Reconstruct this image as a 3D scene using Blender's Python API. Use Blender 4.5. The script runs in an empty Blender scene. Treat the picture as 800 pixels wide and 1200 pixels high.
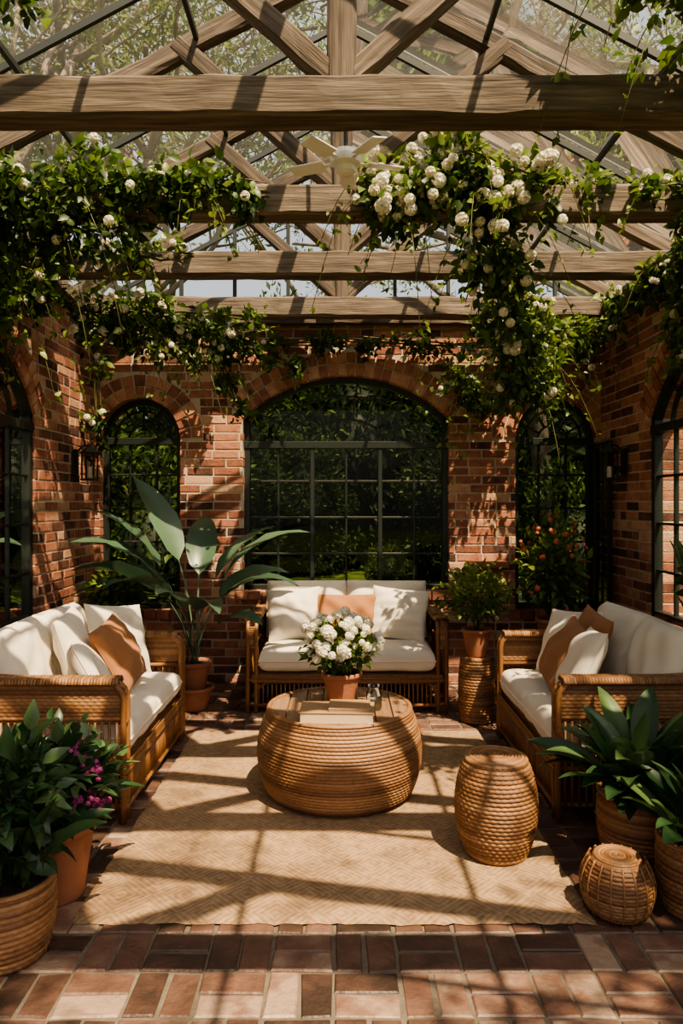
import bpy, math, random
import numpy as np
from mathutils import Vector, Matrix, Euler
rng=np.random.default_rng(7)
random.seed(7)
C=bpy.context.scene.collection
pi=math.pi
# ------------------------------------------------------------------ helpers
class MB:
    def __init__(s): s.v=[];s.f=[];s.m=[];s.r=[];s.n=0
    def add(s,v,f,mat=0,r=0.5,M=None):
        v=np.asarray(v,float).reshape(-1,3); f=np.asarray(f,int).reshape(-1,4)
        if M is not None:
            M=np.array(M); v=v@M[:3,:3].T+M[:3,3]
        s.v.append(v); s.f.append(f+s.n); s.m.append(np.full(len(f),mat))
        s.r.append(np.full(len(v),r) if np.isscalar(r) else np.asarray(r)); s.n+=len(v)
    def scatter(s,t,P,R,mat,rnd):
        tv,tf=t; k=len(P); n=len(tv)
        if k==0: return
        V=np.einsum('kij,nj->kni',R,tv)+P[:,None,:]
        F=tf[None]+(np.arange(k)*n)[:,None,None]
        s.add(V.reshape(-1,3),F.reshape(-1,4),mat,np.repeat(rnd,n))
    def build(s,name,mats,smooth=True,parent=None,M=None):
        V=np.concatenate(s.v);F=np.concatenate(s.f)
        me=bpy.data.meshes.new(name)
        me.from_pydata(V.tolist(),[],F.tolist())
        for m in mats: me.materials.append(m)
        me.polygons.foreach_set('material_index',np.concatenate(s.m).astype(np.int32))
        me.polygons.foreach_set('use_smooth',np.full(len(F),smooth))
        a=me.attributes.new('rnd','FLOAT','POINT'); a.data.foreach_set('value',np.concatenate(s.r).astype(np.float32))
        me.update()
        o=bpy.data.objects.new(name,me); C.objects.link(o)
        if parent: o.parent=parent
        return o
def empty(name,loc=(0,0,0),rz=0):
    e=bpy.data.objects.new(name,None); C.objects.link(e); e.location=loc; e.rotation_euler=(0,0,rz); e.empty_display_size=.1
    return e
def norm(a): return a/np.maximum(np.linalg.norm(a,axis=-1,keepdims=True),1e-9)
def frames(D,scale,upb=0.7):
    k=len(D); D=norm(D); U=rng.normal(size=(k,3))*(1-upb)+np.array([0,0,1.])*upb
    X=norm(np.cross(D,U)); Z=np.cross(X,D)
    return np.stack([X,D,Z],axis=2)*np.asarray(scale)[:,None,None]
def strip(pts3):
    n,m=pts3.shape[:2]; idx=np.arange(n*m).reshape(n,m)
    f=np.stack([idx[:-1,:-1],idx[:-1,1:],idx[1:,1:],idx[1:,:-1]],-1).reshape(-1,4)
    return pts3.reshape(-1,3),f
def leaf_t(w=.5,n=3,fold=.25,droop=.25,p=.8):
    g=[]
    for i in range(n+1):
        t=i/n; wd=max(w/2*math.sin(pi*min(t,1)**p) if 0<t<1 else 0,.012)
        z=-droop*t*t
        g.append([(-wd,t,z+fold*wd),(0,t,z),(wd,t,z+fold*wd)])
    return strip(np.array(g))
def tube(mb,pts,r,seg=8,mat=0,rv=.5,M=None,closed=False):
    P=np.array(pts,float); n=len(P); r=np.full(n,r) if np.isscalar(r) else np.array(r,float)
    if closed: T=np.roll(P,-1,0)-np.roll(P,1,0)
    else: T=np.gradient(P,axis=0)
    T=norm(T); u=np.array([0,0,1.]) if abs(T[0][2])<.9 else np.array([1.,0,0])
    rings=[]
    a=np.arange(seg)/seg*2*pi
    for i in range(n):
        x=np.cross(T[i],u); x/=np.linalg.norm(x)+1e-9; y=np.cross(x,T[i]); u=y
        rings.append(P[i]+r[i]*(np.cos(a)[:,None]*x+np.sin(a)[:,None]*y))
    if closed: rings.append(rings[0])
    else:
        rings=[np.repeat(P[:1],seg,0)+(rings[0]-P[0])*.01]+rings+[np.repeat(P[-1:],seg,0)+(rings[-1]-P[-1])*.01]
    G=np.array(rings); G=np.concatenate([G,G[:,:1]],1)
    v,f=strip(G); mb.add(v,f,mat,rv,M)
def lathe(mb,prof,seg=48,mat=0,r=.5,c=(0,0,0),M=None):
    a=np.linspace(0,2*pi,seg+1)
    G=np.array([[(c[0]+p[0]*math.cos(t),c[1]+p[0]*math.sin(t),c[2]+p[1]) for t in a] for p in prof])
    v,f=strip(G); mb.add(v,f,mat,r,M)
def wicker_lathe(mb,fr,h,rows,cols,amp=.006,c=(0,0,0),mat=0,sub=5,wd=.35):
    nz=rows*sub; nt=cols*4
    t=np.linspace(0,1,nz+1)[:,None]; th=np.linspace(0,2*pi,nt+1)[None,:]
    row=np.minimum(np.floor(t*rows+1e-6),rows-1)
    rad=np.array([fr(x) for x in t[:,0]])[:,None]
    ridge=np.abs(np.sin(pi*rows*t))**.6
    wv=(1-wd)+wd*np.cos(th*cols+pi*(row%2))
    R=rad+amp*ridge*wv+amp*.3*ridge
    G=np.stack([c[0]+R*np.cos(th),c[1]+R*np.sin(th),c[2]+h*t+0*th],-1)
    v,f=strip(G)
    rr=np.repeat(rng.uniform(.2,.8,rows+1)[row[:,0].astype(int)],nt+1)
    mb.add(v,f,mat,np.clip(rr+rng.normal(0,.06,len(rr)),0,1))
def prism(mb,fr,q,n0,n1,bev=.003,mat=0,r=.5,jit=0,back=False):
    O,U,V,N=fr; q=np.array(q,float)
    if jit: q=q+rng.normal(0,jit,q.shape)
    c=q.mean(0); d=q-c; qi=c+d*(1-np.minimum(bev/np.maximum(np.abs(d),1e-4),.5))
    pts=[]
    for Q,n in ((qi,n1),(q,n1-bev*(1 if n1>n0 else -1)),(q,n0)):
        for a in Q: pts.append(O+U*a[0]+V*a[1]+N*n)
    F=[[0,1,2,3]]
    for i in range(4):
        j=(i+1)%4
        F.append([4+i,4+j,j,i]); F.append([8+i,8+j,4+j,4+i])
    if back: F.append([11,10,9,8])
    mb.add(pts,F,mat,r)
def FR(O,U,V,N): return tuple(np.array(a,float) for a in (O,U,V,N))
WF=FR((0,0,0),(1,0,0),(0,1,0),(0,0,1))
def box(mb,c,s,bev=.004,mat=0,r=.5,M=None):
    x,y,z=c; a,b,h=s[0]/2,s[1]/2,s[2]/2; be=min(bev,a*.4,b*.4,h*.4)
    prof=[(0,-h),(1,-h),(2,-h+be),(2,h-be),(1,h),(0,h)]
    def ring(k,zz):
        if k==0: ax,bx=.001,.001
        elif k==1: ax,bx=a-be,b-be
        else: ax,bx=a,b
        return [(x-ax,y-bx,z+zz),(x+ax,y-bx,z+zz),(x+ax,y+bx,z+zz),(x-ax,y+bx,z+zz),(x-ax,y-bx,z+zz)]
    v,f=strip(np.array([ring(k,zz) for k,zz in prof])); mb.add(v,f,mat,r,M)
def cushion(mb,w,d,h,M,mat=0,r=.5,pw=14,pe=.36,pinch=0.0,wr=.004,pipe=.006,ns=26,seed=0):
    s=np.linspace(-1,1,ns); u=np.sin(pi/2*s)
    U,V=np.meshgrid(u,u,indexing='ij')
    prof=np.clip((1-np.abs(U)**pw)*(1-np.abs(V)**pw),0,1)**pe
    X=w/2*U*(1-pinch*(1-V**2)); Y=d/2*V*(1-pinch*(1-U**2))
    g=np.random.default_rng(seed); wz=0
    for i in range(7):
        kx,ky=g.normal(0,5,2); ph=g.uniform(0,6); wz=wz+np.sin(kx*U+ky*V+ph)*wr*g.uniform(.3,1)
    puff=.86+.14*(1-U**2)*(1-V**2)
    for sg in (1,-1):
        Z=sg*(h/2*prof*puff+wz*prof*.8)
        v,f=strip(np.stack([X,Y,Z],-1)); mb.add(v,f,mat,r,M)
    if pipe:
        e=list(zip(X[:-1,0],Y[:-1,0]))+list(zip(X[-1,:-1],Y[-1,:-1]))+list(zip(X[:0:-1,-1],Y[:0:-1,-1]))+list(zip(X[0,:0:-1],Y[0,:0:-1]))
        tube(mb,[(a,b,0) for a,b in e],pipe,6,mat,r,M,closed=True)
# ------------------------------------------------------------------ materials
def mat(name,stops,rough=.6,ns=0,nscale=(1,1,1),namt=.3,bump=0,bscale=60,bst=(1,1,1),spec=.5,trans=0,tcol=None,metal=0,detail=4,sheen=0):
    m=bpy.data.materials.new(name); m.use_nodes=True; nt=m.node_tree; N=nt.nodes; L=nt.links
    b=N['Principled BSDF']; out=N['Material Output']
    b.inputs['Roughness'].default_value=rough; b.inputs['Metallic'].default_value=metal
    b.inputs['Specular IOR Level'].default_value=spec
    if sheen: b.inputs['Sheen Weight'].default_value=sheen
    at=N.new('ShaderNodeAttribute'); at.attribute_name='rnd'
    cr=N.new('ShaderNodeValToRGB'); e=cr.color_ramp.elements
    while len(e)<len(stops): e.new(.5)
    for i,s in enumerate(stops):
        e[i].position=s[0]; e[i].color=(*s[1],1)
    src=at.outputs['Fac']
    tc=N.new('ShaderNodeTexCoord')
    if ns:
        mp=N.new('ShaderNodeMapping'); mp.inputs['Scale'].default_value=nscale; L.new(tc.outputs['Object'],mp.inputs[0])
        no=N.new('ShaderNodeTexNoise'); no.inputs['Scale'].default_value=ns; no.inputs['Detail'].default_value=detail; L.new(mp.outputs[0],no.inputs[0])
        ma=N.new('ShaderNodeMath'); ma.operation='MULTIPLY_ADD'; L.new(no.outputs['Fac'],ma.inputs[0]); ma.inputs[1].default_value=namt*2
        su=N.new('ShaderNodeMath'); su.operation='SUBTRACT'; L.new(src,su.inputs[0]); su.inputs[1].default_value=namt
        L.new(su.outputs[0],ma.inputs[2]); src=ma.outputs[0]
    L.new(src,cr.inputs[0]); L.new(cr.outputs[0],b.inputs['Base Color'])
    if bump:
        mp=N.new('ShaderNodeMapping'); mp.inputs['Scale'].default_value=bst; L.new(tc.outputs['Object'],mp.inputs[0])
        no=N.new('ShaderNodeTexNoise'); no.inputs['Scale'].default_value=bscale; no.inputs['Detail'].default_value=5; L.new(mp.outputs[0],no.inputs[0])
        bu=N.new('ShaderNodeBump'); bu.inputs['Strength'].default_value=bump; bu.inputs['Distance'].default_value=.01
        L.new(no.outputs['Fac'],bu.inputs['Height']); L.new(bu.outputs[0],b.inputs['Normal'])
    if trans:
        t=N.new('ShaderNodeBsdfTranslucent'); mx=N.new('ShaderNodeMixShader'); mx.inputs[0].default_value=trans
        if tcol: t.inputs['Color'].default_value=(*tcol,1)
        else: L.new(cr.outputs[0],t.inputs['Color'])
        L.new(b.outputs[0],mx.inputs[1]); L.new(t.outputs[0],mx.inputs[2]); L.new(mx.outputs[0],out.inputs[0])
    return m
def glassmat(name,tint,ior=1.45,haze=0):
    m=bpy.data.materials.new(name); m.use_nodes=True; nt=m.node_tree; N=nt.nodes; L=nt.links
    N.remove(N['Principled BSDF']); out=N['Material Output']
    t=N.new('ShaderNodeBsdfTransparent'); t.inputs[0].default_value=(*tint,1)
    g=N.new('ShaderNodeBsdfGlossy'); g.inputs['Roughness'].default_value=.02
    f=N.new('ShaderNodeFresnel'); f.inputs[0].default_value=ior
    mx=N.new('ShaderNodeMixShader'); L.new(f.outputs[0],mx.inputs[0]); L.new(t.outputs[0],mx.inputs[1]); L.new(g.outputs[0],mx.inputs[2])
    res=mx.outputs[0]
    if haze:
        tr=N.new('ShaderNodeBsdfTranslucent'); tr.inputs[0].default_value=(.9,.9,.86,1)
        m2=N.new('ShaderNodeMixShader'); L.new(res,m2.inputs[1]); L.new(tr.outputs[0],m2.inputs[2])
        tc=N.new('ShaderNodeTexCoord'); no=N.new('ShaderNodeTexNoise'); no.inputs['Scale'].default_value=1.5; no.inputs['Detail'].default_value=6; L.new(tc.outputs['Object'],no.inputs[0])
        mm=N.new('ShaderNodeMath'); mm.operation='MULTIPLY'; mm.inputs[1].default_value=haze*2; L.new(no.outputs['Fac'],mm.inputs[0]); L.new(mm.outputs[0],m2.inputs[0]); res=m2.outputs[0]
    L.new(res,out.inputs[0])
    return m
M_brick=mat('brick',[(0,(.06,.028,.022)),(.25,(.17,.066,.044)),(.5,(.30,.118,.072)),(.75,(.42,.195,.122)),(1,(.53,.33,.215))],.85,ns=16,namt=.36,bump=.6,bscale=90)
M_mortar=mat('mortar',[(0,(.34,.27,.2)),(1,(.6,.51,.4))],.95,ns=12,namt=.5,bump=.6,bscale=120)
M_paver=mat('paver',[(0,(.04,.025,.019)),(.35,(.095,.052,.038)),(.65,(.155,.083,.06)),(.85,(.215,.13,.095)),(1,(.32,.225,.165))],.5,ns=9,namt=.6,bump=.7,bscale=35,detail=8)
M_grout=mat('grout',[(0,(.07,.055,.042)),(1,(.2,.165,.125))],.95,ns=12,namt=.5,bump=.5)
M_wood=mat('weathered_wood',[(0,(.026,.02,.015)),(.35,(.078,.058,.043)),(.65,(.15,.115,.087)),(1,(.31,.25,.19))],.85,ns=3,nscale=(1.0,14,14),namt=.7,bump=.5,bscale=5,bst=(1,22,22),detail=8)
M_frame=mat('dark_metal_frame',[(0,(.012,.017,.015)),(1,(.02,.026,.022))],.4)
M_roofbar=mat('roof_metal',[(0,(.02,.024,.022)),(1,(.04,.045,.04))],.5)
M_glass=glassmat('roof_glass',(.96,.97,.95),1.22,.03)
M_wglass=glassmat('window_glass',(.33,.36,.32),1.30)
M_sglass=glassmat('side_window_glass',(.9,.93,.9),1.4)
M_wicker=mat('wicker',[(0,(.08,.034,.015)),(.5,(.22,.107,.046)),(1,(.38,.215,.105))],.5,ns=40,namt=.25,bump=.3,bscale=200)
M_rattan=mat('rattan_pole',[(0,(.11,.047,.018)),(1,(.29,.138,.055))],.4,ns=10,namt=.4,bump=.15,bscale=80)
M_ttop=mat('table_wood',[(0,(.12,.065,.033)),(.5,(.22,.13,.07)),(1,(.34,.21,.12))],.5,ns=3,nscale=(12,1,12),namt=.4,bump=.3,bscale=10,bst=(12,1,12))
M_cream=mat('cream_linen',[(0,(.68,.60,.49)),(1,(.80,.74,.63))],.9,ns=6,namt=.3,bump=.25,bscale=350,sheen=.2)
M_tan=mat('tan_linen',[(0,(.27,.115,.045)),(1,(.37,.17,.072))],.9,ns=6,namt=.3,bump=.3,bscale=300,sheen=.1)
M_terra=mat('terracotta',[(0,(.21,.08,.045)),(1,(.42,.18,.10))],.8,ns=8,namt=.45,bump=.2,bscale=60)
M_soil=mat('soil',[(0,(.02,.013,.01)),(1,(.07,.045,.03))],1,ns=30,namt=.5,bump=1,bscale=60)
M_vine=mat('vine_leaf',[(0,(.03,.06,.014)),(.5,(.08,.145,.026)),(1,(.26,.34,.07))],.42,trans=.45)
M_leafd=mat('dark_leaf',[(0,(.014,.036,.014)),(.6,(.036,.085,.032)),(1,(.11,.18,.065))],.35,trans=.2)
M_leafb=mat('banana_leaf',[(0,(.03,.07,.042)),(1,(.12,.2,.125))],.35,trans=.2)
M_tree=mat('tree_leaf',[(0,(.06,.10,.02)),(1,(.24,.30,.08))],.5,trans=.45)
M_hedge=mat('hedge_leaf',[(0,(.012,.028,.008)),(.6,(.05,.095,.022)),(1,(.19,.26,.055))],.5,trans=.3)
M_bark=mat('bark',[(0,(.07,.055,.042)),(1,(.28,.22,.17))],.95,ns=6,namt=.5,bump=.6,bscale=20)
M_stem=mat('stem',[(0,(.06,.05,.02)),(1,(.12,.13,.04))],.7)
M_white=mat('white_petal',[(0,(.78,.74,.58)),(1,(.92,.9,.82))],.6,trans=.3)
M_mag=mat('magenta_petal',[(0,(.3,.04,.17)),(1,(.55,.13,.36))],.6,trans=.3)
M_orange=mat('orange_petal',[(0,(.55,.12,.06)),(1,(.75,.33,.2))],.6,trans=.3)
M_grass=mat('lawn',[(0,(.05,.09,.015)),(1,(.2,.27,.05))],.95,ns=3,namt=.5,bump=.8,bscale=40)
M_stone=mat('garden_stone',[(0,(.2,.18,.15)),(1,(.4,.37,.32))],.9,ns=5,namt=.5,bump=.5)
M_paper=mat('paper',[(0,(.5,.38,.24)),(1,(.6,.48,.32))],.8)
M_cover=mat('book_cover',[(0,(.28,.165,.085)),(1,(.38,.24,.13))],.6,ns=5)
M_lamp=mat('lantern_glass',[(0,(.5,.45,.35)),(1,(.6,.5,.4))],.2)
M_fan=mat('fan_white',[(0,(.75,.73,.67)),(1,(.8,.78,.73))],.4)
def rugmat():
    m=bpy.data.materials.new('jute'); m.use_nodes=True; nt=m.node_tree; N=nt.nodes; L=nt.links; b=N['Principled BSDF']; b.inputs['Roughness'].default_value=.95
    tc=N.new('ShaderNodeTexCoord'); sp=N.new('ShaderNodeSeparateXYZ'); L.new(tc.outputs['Object'],sp.inputs[0])
    def M(op,a,bb=None,c=None):
        n=N.new('ShaderNodeMath'); n.operation=op
        for i,x in enumerate((a,bb,c)):
            if x is None: continue
            if isinstance(x,(int,float)): n.inputs[i].default_value=x
            else: L.new(x,n.inputs[i])
        return n.outputs[0]
    px=M('PINGPONG',sp.outputs[0],.12); py=M('PINGPONG',sp.outputs[1],.12)
    s=M('SINE',M('MULTIPLY',M('ADD',px,py),2*pi/.03))
    wx=M('SINE',M('MULTIPLY',sp.outputs[0],2*pi/.009)); wy=M('SINE',M('MULTIPLY',sp.outputs[1],2*pi/.012))
    wv=M('MULTIPLY',wx,wy)
    no=N.new('ShaderNodeTexNoise'); no.inputs['Scale'].default_value=30; no.inputs['Detail'].default_value=8; L.new(tc.outputs['Object'],no.inputs[0])
    n2=N.new('ShaderNodeTexNoise'); n2.inputs['Scale'].default_value=3; n2.inputs['Detail'].default_value=3; L.new(tc.outputs['Object'],n2.inputs[0])
    fac=M('ADD',M('MULTIPLY_ADD',s,.10,-.1),M('ADD',M('MULTIPLY',wv,.1),M('ADD',M('MULTIPLY',no.outputs['Fac'],.8),M('MULTIPLY',n2.outputs['Fac'],.4))))
    cr=N.new('ShaderNodeValToRGB'); e=cr.color_ramp.elements; e[0].position=.15; e[0].color=(.15,.088,.046,1); e[1].position=.85; e[1].color=(.45,.305,.18,1)
    L.new(fac,cr.inputs[0]); L.new(cr.outputs[0],b.inputs['Base Color'])
    bu=N.new('ShaderNodeBump'); bu.inputs['Strength'].default_value=.8; bu.inputs['Distance'].default_value=.006; L.new(fac,bu.inputs['Height']); L.new(bu.outputs[0],b.inputs['Normal'])
    return m
M_rug=rugmat()
# ------------------------------------------------------------------ room shell
XL,XR,YB,YF,HW=-2.08,2.18,6.1,-1.0,3.0
def arc(op):
    R=(op['w']**2+op['r']**2)/(2*op['r']); vc=op['s']+op['r']-R; a0=math.asin((op['s']-vc)/R); return R,vc,a0
RING=.2
def blocked(op,v):
    if v<op['b']: return 0
    R,vc,a0=arc(op)
    if v<op['s']: return op['w']
    vo=vc+(R+RING)*math.sin(a0)
    if v<vo: return max(op['w'],(v-vc)/math.tan(a0)) if a0>.01 else R+RING
    q=(R+RING)**2-(v-vc)**2
    return math.sqrt(q) if q>0 else 0
def wall(name,O,U,N,length,ops,height=HW):
    fr=FR(O,U,(0,0,1),N)
    cu=bpy.data.curves.new(name,'CURVE'); cu.dimensions='2D'; cu.fill_mode='BOTH'; cu.extrude=.12
    def spl(p):
        s=cu.splines.new('POLY'); s.points.add(len(p)-1)
        for i,a in enumerate(p): s.points[i].co=(a[0],a[1],0,1)
        s.use_cyclic_u=True
    spl([(0,0),(length,0),(length,height),(0,height)])
    for op in ops:
        R,vc,a0=arc(op); P=[(op['u']-op['w'],op['b']),(op['u']+op['w'],op['b'])]
        for i in range(33):
            a=a0+(pi-2*a0)*i/32; P.append((op['u']+R*math.cos(a),vc+R*math.sin(a)))
        spl(P)
    tmp=bpy.data.objects.new('tmp',cu); C.objects.link(tmp)
    bpy.context.view_layer.update()
    me=bpy.data.meshes.new_from_object(tmp.evaluated_get(bpy.context.evaluated_depsgraph_get()))
    bpy.data.objects.remove(tmp)
    me.materials.clear(); me.materials.append(M_mortar)
    co=np.zeros(len(me.vertices)*3); me.vertices.foreach_get('co',co); co=co.reshape(-1,3)
    W=fr[0]+co[:,:1]*fr[1]+co[:,1:2]*fr[2]+(co[:,2:]-.12-.0025)*fr[3]
    me.vertices.foreach_set('co',W.ravel())
    at=me.attributes.new('rnd','FLOAT','POINT'); at.data.foreach_set('value',np.full(len(me.vertices),.5,dtype=np.float32))
    me.update()
    par=empty(name); sl=bpy.data.objects.new('mortar',me); C.objects.link(sl); sl.parent=par
    mb=MB(); row=0; v=0; ph=.0725; bl=.212
    while v<height-.02:
        iv=[(0,length)]
        for op in ops:
            b=max(blocked(op,v+.002),blocked(op,v+.058))
            if b>0:
                a0_,a1_=op['u']-b-.004+ .008*(v<op['s']),op['u']+b+.004-.008*(v<op['s']); ni=[]
                for s,e in iv:
                    if a1_<=s or a0_>=e: ni.append((s,e))
                    else:
                        if a0_>s: ni.append((s,a0_))
                        if a1_<e: ni.append((a1_,e))
                iv=ni
        u=-rng.uniform(.0,.02)-(.11 if row%2 else 0); top=min(v+.0595,height)
        while u<length:
            L=bl if (rng.random()>.22) else .1
            for s,e in iv:
                a,b=max(u,s),min(u+L,e)
                if b-a>.025:
                    r=rng.choice([rng.uniform(.3,.7),rng.uniform(0,.25),rng.uniform(.7,1)],p=[.62,.2,.18])
                    n1=.0025+rng.normal(0,.0014)
                    prism(mb,fr,[(a,v),(b,v),(b,top),(a,top)],-.242,n1,.003,0,r,.0015)
            u+=L+.014
        v+=ph; row+=1
    for op in ops:
        R,vc,a0=arc(op); span=pi-2*a0; n=int(span*(R+.02)/.074); st=span/n
        for i in range(n):
            a=a0+st*i+.0055/R; b=a0+st*(i+1)-.0055/R
            for (r0,r1) in [(R-.004,R+.09),(R+.103,R+RING-.008)]:
                q=[(op['u']+rr*math.cos(t),vc+rr*math.sin(t)) for rr,t in ((r0,a),(r1,a),(r1,b),(r0,b))][::-1]
                prism(mb,fr,q,-.242,.010,.004,0,rng.uniform(.25,.85),.0012)
        u=op['u']-op['w']-.06
        while u<op['u']+op['w']+.05:
            prism(mb,fr,[(u,op['b']-.07),(u+.1,op['b']-.07),(u+.1,op['b']+.004),(u,op['b']+.004)],-.242,.03,.005,0,rng.uniform(.2,.7),.001)
            u+=.110
    mb.build('bricks',[M_brick],False,par)
    return fr
def bar(mb,fr,p0,p1,w,n0,n1,bev=.004):
    p0=np.array(p0,float);p1=np.array(p1,float); d=p1-p0; l=np.linalg.norm(d)
    if l<1e-4: return
    d/=l; s=np.array([-d[1],d[0]])*w/2
    prism(mb,fr,[p0-s,p1-s,p1+s,p0+s],n0,n1,bev,0,.5,0,True)
def window(name,fr,op,gm,tr,cols,rows,heavy=(),fan=7,dn=-.12):
    mb=MB(); R,vc,a0=arc(op); u,w,b,s=op['u'],op['w'],op['b'],op['s']; fw=.05
    n0,n1=dn-.03,dn+.03
    bar(mb,fr,(u-w+fw/2,b),(u-w+fw/2,s+.01),fw,n0,n1); bar(mb,fr,(u+w-fw/2,b),(u+w-fw/2,s+.01),fw,n0,n1)
    bar(mb,fr,(u-w,b+fw/2),(u+w,b+fw/2),fw,n0,n1)
    K=28; P=[(u+(R-fw/2)*math.cos(a0+(pi-2*a0)*i/K),vc+(R-fw/2)*math.sin(a0+(pi-2*a0)*i/K)) for i in range(K+1)]
    for i in range(K): bar(mb,fr,P[i],P[i+1],fw,n0,n1,.001)
    bar(mb,fr,(u-w,tr),(u+w,tr),.06,n0,n1+.01)
    for i in range(1,cols):
        x=u-w+2*w*i/cols; h=i in heavy
        bar(mb,fr,(x,b),(x,tr),.036 if h else .018,n0+(0 if h else .015),n1-(0 if h else .015))
    for j in range(1,rows):
        z=b+(tr-b)*j/rows; bar(mb,fr,(u-w,z),(u+w,z),.018,n0+.015,n1-.015)
    def hit(a):
        t=0
        while True:
            t+=.01; x,z=t*math.cos(a),tr+t*math.sin(a)
            if abs(x)>w-.02 or (z>s and x*x+(z-vc)**2>(R-.02)**2): return t
            if t>3: return t
    top=s+op['r']-tr
    for fct in (.38,.72):
        rr=[(u+w*fct*math.cos(pi*i/24),tr+top*fct*math.sin(pi*i/24)) for i in range(25)]
        for i in range(24): bar(mb,fr,rr[i],rr[i+1],.016,n0+.015,n1-.015,.001)
    for i in range(1,fan):
        a=pi*i/fan; t=hit(a); x0,z0=w*.38*math.cos(a),top*.38*math.sin(a)
        bar(mb,fr,(u+x0,tr+z0),(u+t*math.cos(a),tr+t*math.sin(a)),.016,n0+.015,n1-.015,.001)
    par=empty(name); mb.build('frame',[M_frame],False,par)
    g=MB(); O,U,V,N=fr; us=np.linspace(-w+.01,w-.01,25); G=[]
    for x in us:
        zt=vc+math.sqrt(max((R-.01)**2-x*x,0)); G.append([O+U*(u+x)+V*z+N*dn for z in (b+.01,max(zt,b+.02))])
    v,f=strip(np.array(G)); g.add(v,f); g.build('pane',[gm],False,par)
    return par
bo={'u':(0.04-XL),'w':.87,'b':.76,'s':2.22,'r':.36}
bl={'u':(-1.695-XL),'w':.34,'b':.6,'s':2.05,'r':.34}
br={'u':(1.805-XL),'w':.345,'b':.6,'s':2.05,'r':.345}
frb=wall('wall_back',(XL,YB,0),(1,0,0),(0,-1,0),XR-XL,[bo,bl,br])
window('window_1',frb,bo,M_wglass,2.0,6,4,(2,4),9)
window('window_2',frb,bl,M_wglass,2.03,3,5,(),6)
window('window_3',frb,br,M_wglass,2.03,3,5,(),6)
def sops(y1): return [{'u':y1-.95-YF,'w':.95,'b':.7,'s':2.1,'r':.5},{'u':y1-3.35-YF,'w':.95,'b':.7,'s':2.1,'r':.5}]
ol=sops(4.93); orr=sops(5.14)
frl=wall('wall_left',(XL,YF,0),(0,1,0),(1,0,0),YB-YF,ol)
frr=wall('wall_right',(XR,YF,0),(0,1,0),(-1,0,0),YB-YF,orr)
window('window_4',frl,ol[0],M_sglass,2.02,6,4,(3,),8,-.045); window('window_5',frl,ol[1],M_sglass,2.02,6,4,(3,),8,-.045)
window('window_6',frr,orr[0],M_sglass,2.02,6,4,(3,),8,-.045); window('window_7',frr,orr[1],M_sglass,2.02,6,4,(3,),8,-.045)
mb=MB(); lf=FR((2.125,YB-.02,0),(0,-1,0),(0,0,1),(-1,0,0))
for a,b_ in (((0.015,.63),(.015,2.0)),((.325,.63),(.325,2.0)),((0,.65),(.34,.65)),((0,1.98),(.34,1.98))): bar(mb,lf,a,b_,.035,-.018,.018)
for z in (.9,1.18,1.45,1.72): bar(mb,lf,(0,z),(.34,z),.015,-.008,.008)
bar(mb,lf,(.17,.63),(.17,2.0),.015,-.008,.008)
e=empty('window_casement_open'); mb.build('frame',[M_frame],False,e)
g=MB(); g.add([(2.125,YB-.03,.66),(2.125,YB-.34,.66),(2.125,YB-.34,1.97),(2.125,YB-.03,1.97)],[[0,1,2,3]]); g.build('pane',[M_sglass],False,e)
# floor
mb=MB(); cell=.208; hc=cell/2; gp=.011
nx=int((XR-XL+.6)/cell)+1; ny=int((YB-YF)/cell)+1
for i in range(nx):
    for j in range(ny):
        x0=XL-.02+i*cell; y0=YF+j*cell
        if x0>XR: continue
        for k in range(2):
            r=float(np.clip(rng.normal(.48,.26),0,1)); z=.001+rng.normal(0,.0016); w1=cell-gp; w2=hc-gp
            if (i+j)%2: q=[(x0,y0+k*hc),(x0+w1,y0+k*hc),(x0+w1,y0+k*hc+w2),(x0,y0+k*hc+w2)]
            else: q=[(x0+k*hc,y0),(x0+k*hc+w2,y0),(x0+k*hc+w2,y0+w1),(x0+k*hc,y0+w1)]
            q=[(a,min(b,YB-.001)) for a,b in q]
            if q[2][1]-q[0][1]<.02: continue
            prism(mb,WF,q,-.03,z,.005,0,r,.0028)
fl=empty('floor'); mb.build('pavers',[M_paver],False,fl)
mb=MB(); box(mb,((XL+XR)/2,(YB+YF)/2,-.065),(XR-XL+.6,YB-YF+.6,.12)); mb.build('grout_bed',[M_grout],False,fl)
# ------------------------------------------------------------------ timber
def beam(name,p0,p1,w,h,par,m=M_wood,up=(0,0,1),rough=.005):
    p0=Vector(p0);p1=Vector(p1);d=p1-p0;L=d.length;x=d.normalized();y=Vector(up).cross(x).normalized();z=x.cross(y)
    n=max(int(L/.12),2); mb=MB(); b=.012 if w>.06 else .004
    prof=[(-w/2+b,-h/2),(w/2-b,-h/2),(w/2,-h/2+b),(w/2,h/2-b),(w/2-b,h/2),(-w/2+b,h/2),(-w/2,h/2-b),(-w/2,-h/2+b)]
    rings=[]
    for i in range(n+1):
        j=rng.normal(0,rough,(8,2))*.5; o=rng.normal(0,rough*.3,2)
        R_=[(L*i/n,a+j[k][0]+o[0],c+j[k][1]+o[1]) for k,(a,c) in enumerate(prof)]; rings.append(R_+[R_[0]])
    c0=[(0,0,0)]*9; c1=[(L,0,0)]*9
    v,f=strip(np.array([c0]+rings+[c1])); mb.add(v,f,0,float(rng.uniform(.35,.6)))
    o=mb.build(name,[m],False,par)
    o.matrix_local=Matrix(((x.x,y.x,z.x,p0.x),(x.y,y.y,z.y,p0.y),(x.z,y.z,z.z,p0.z),(0,0,0,1)))
    return o
HB=3.06
RS=.535; RH=4.36
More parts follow.
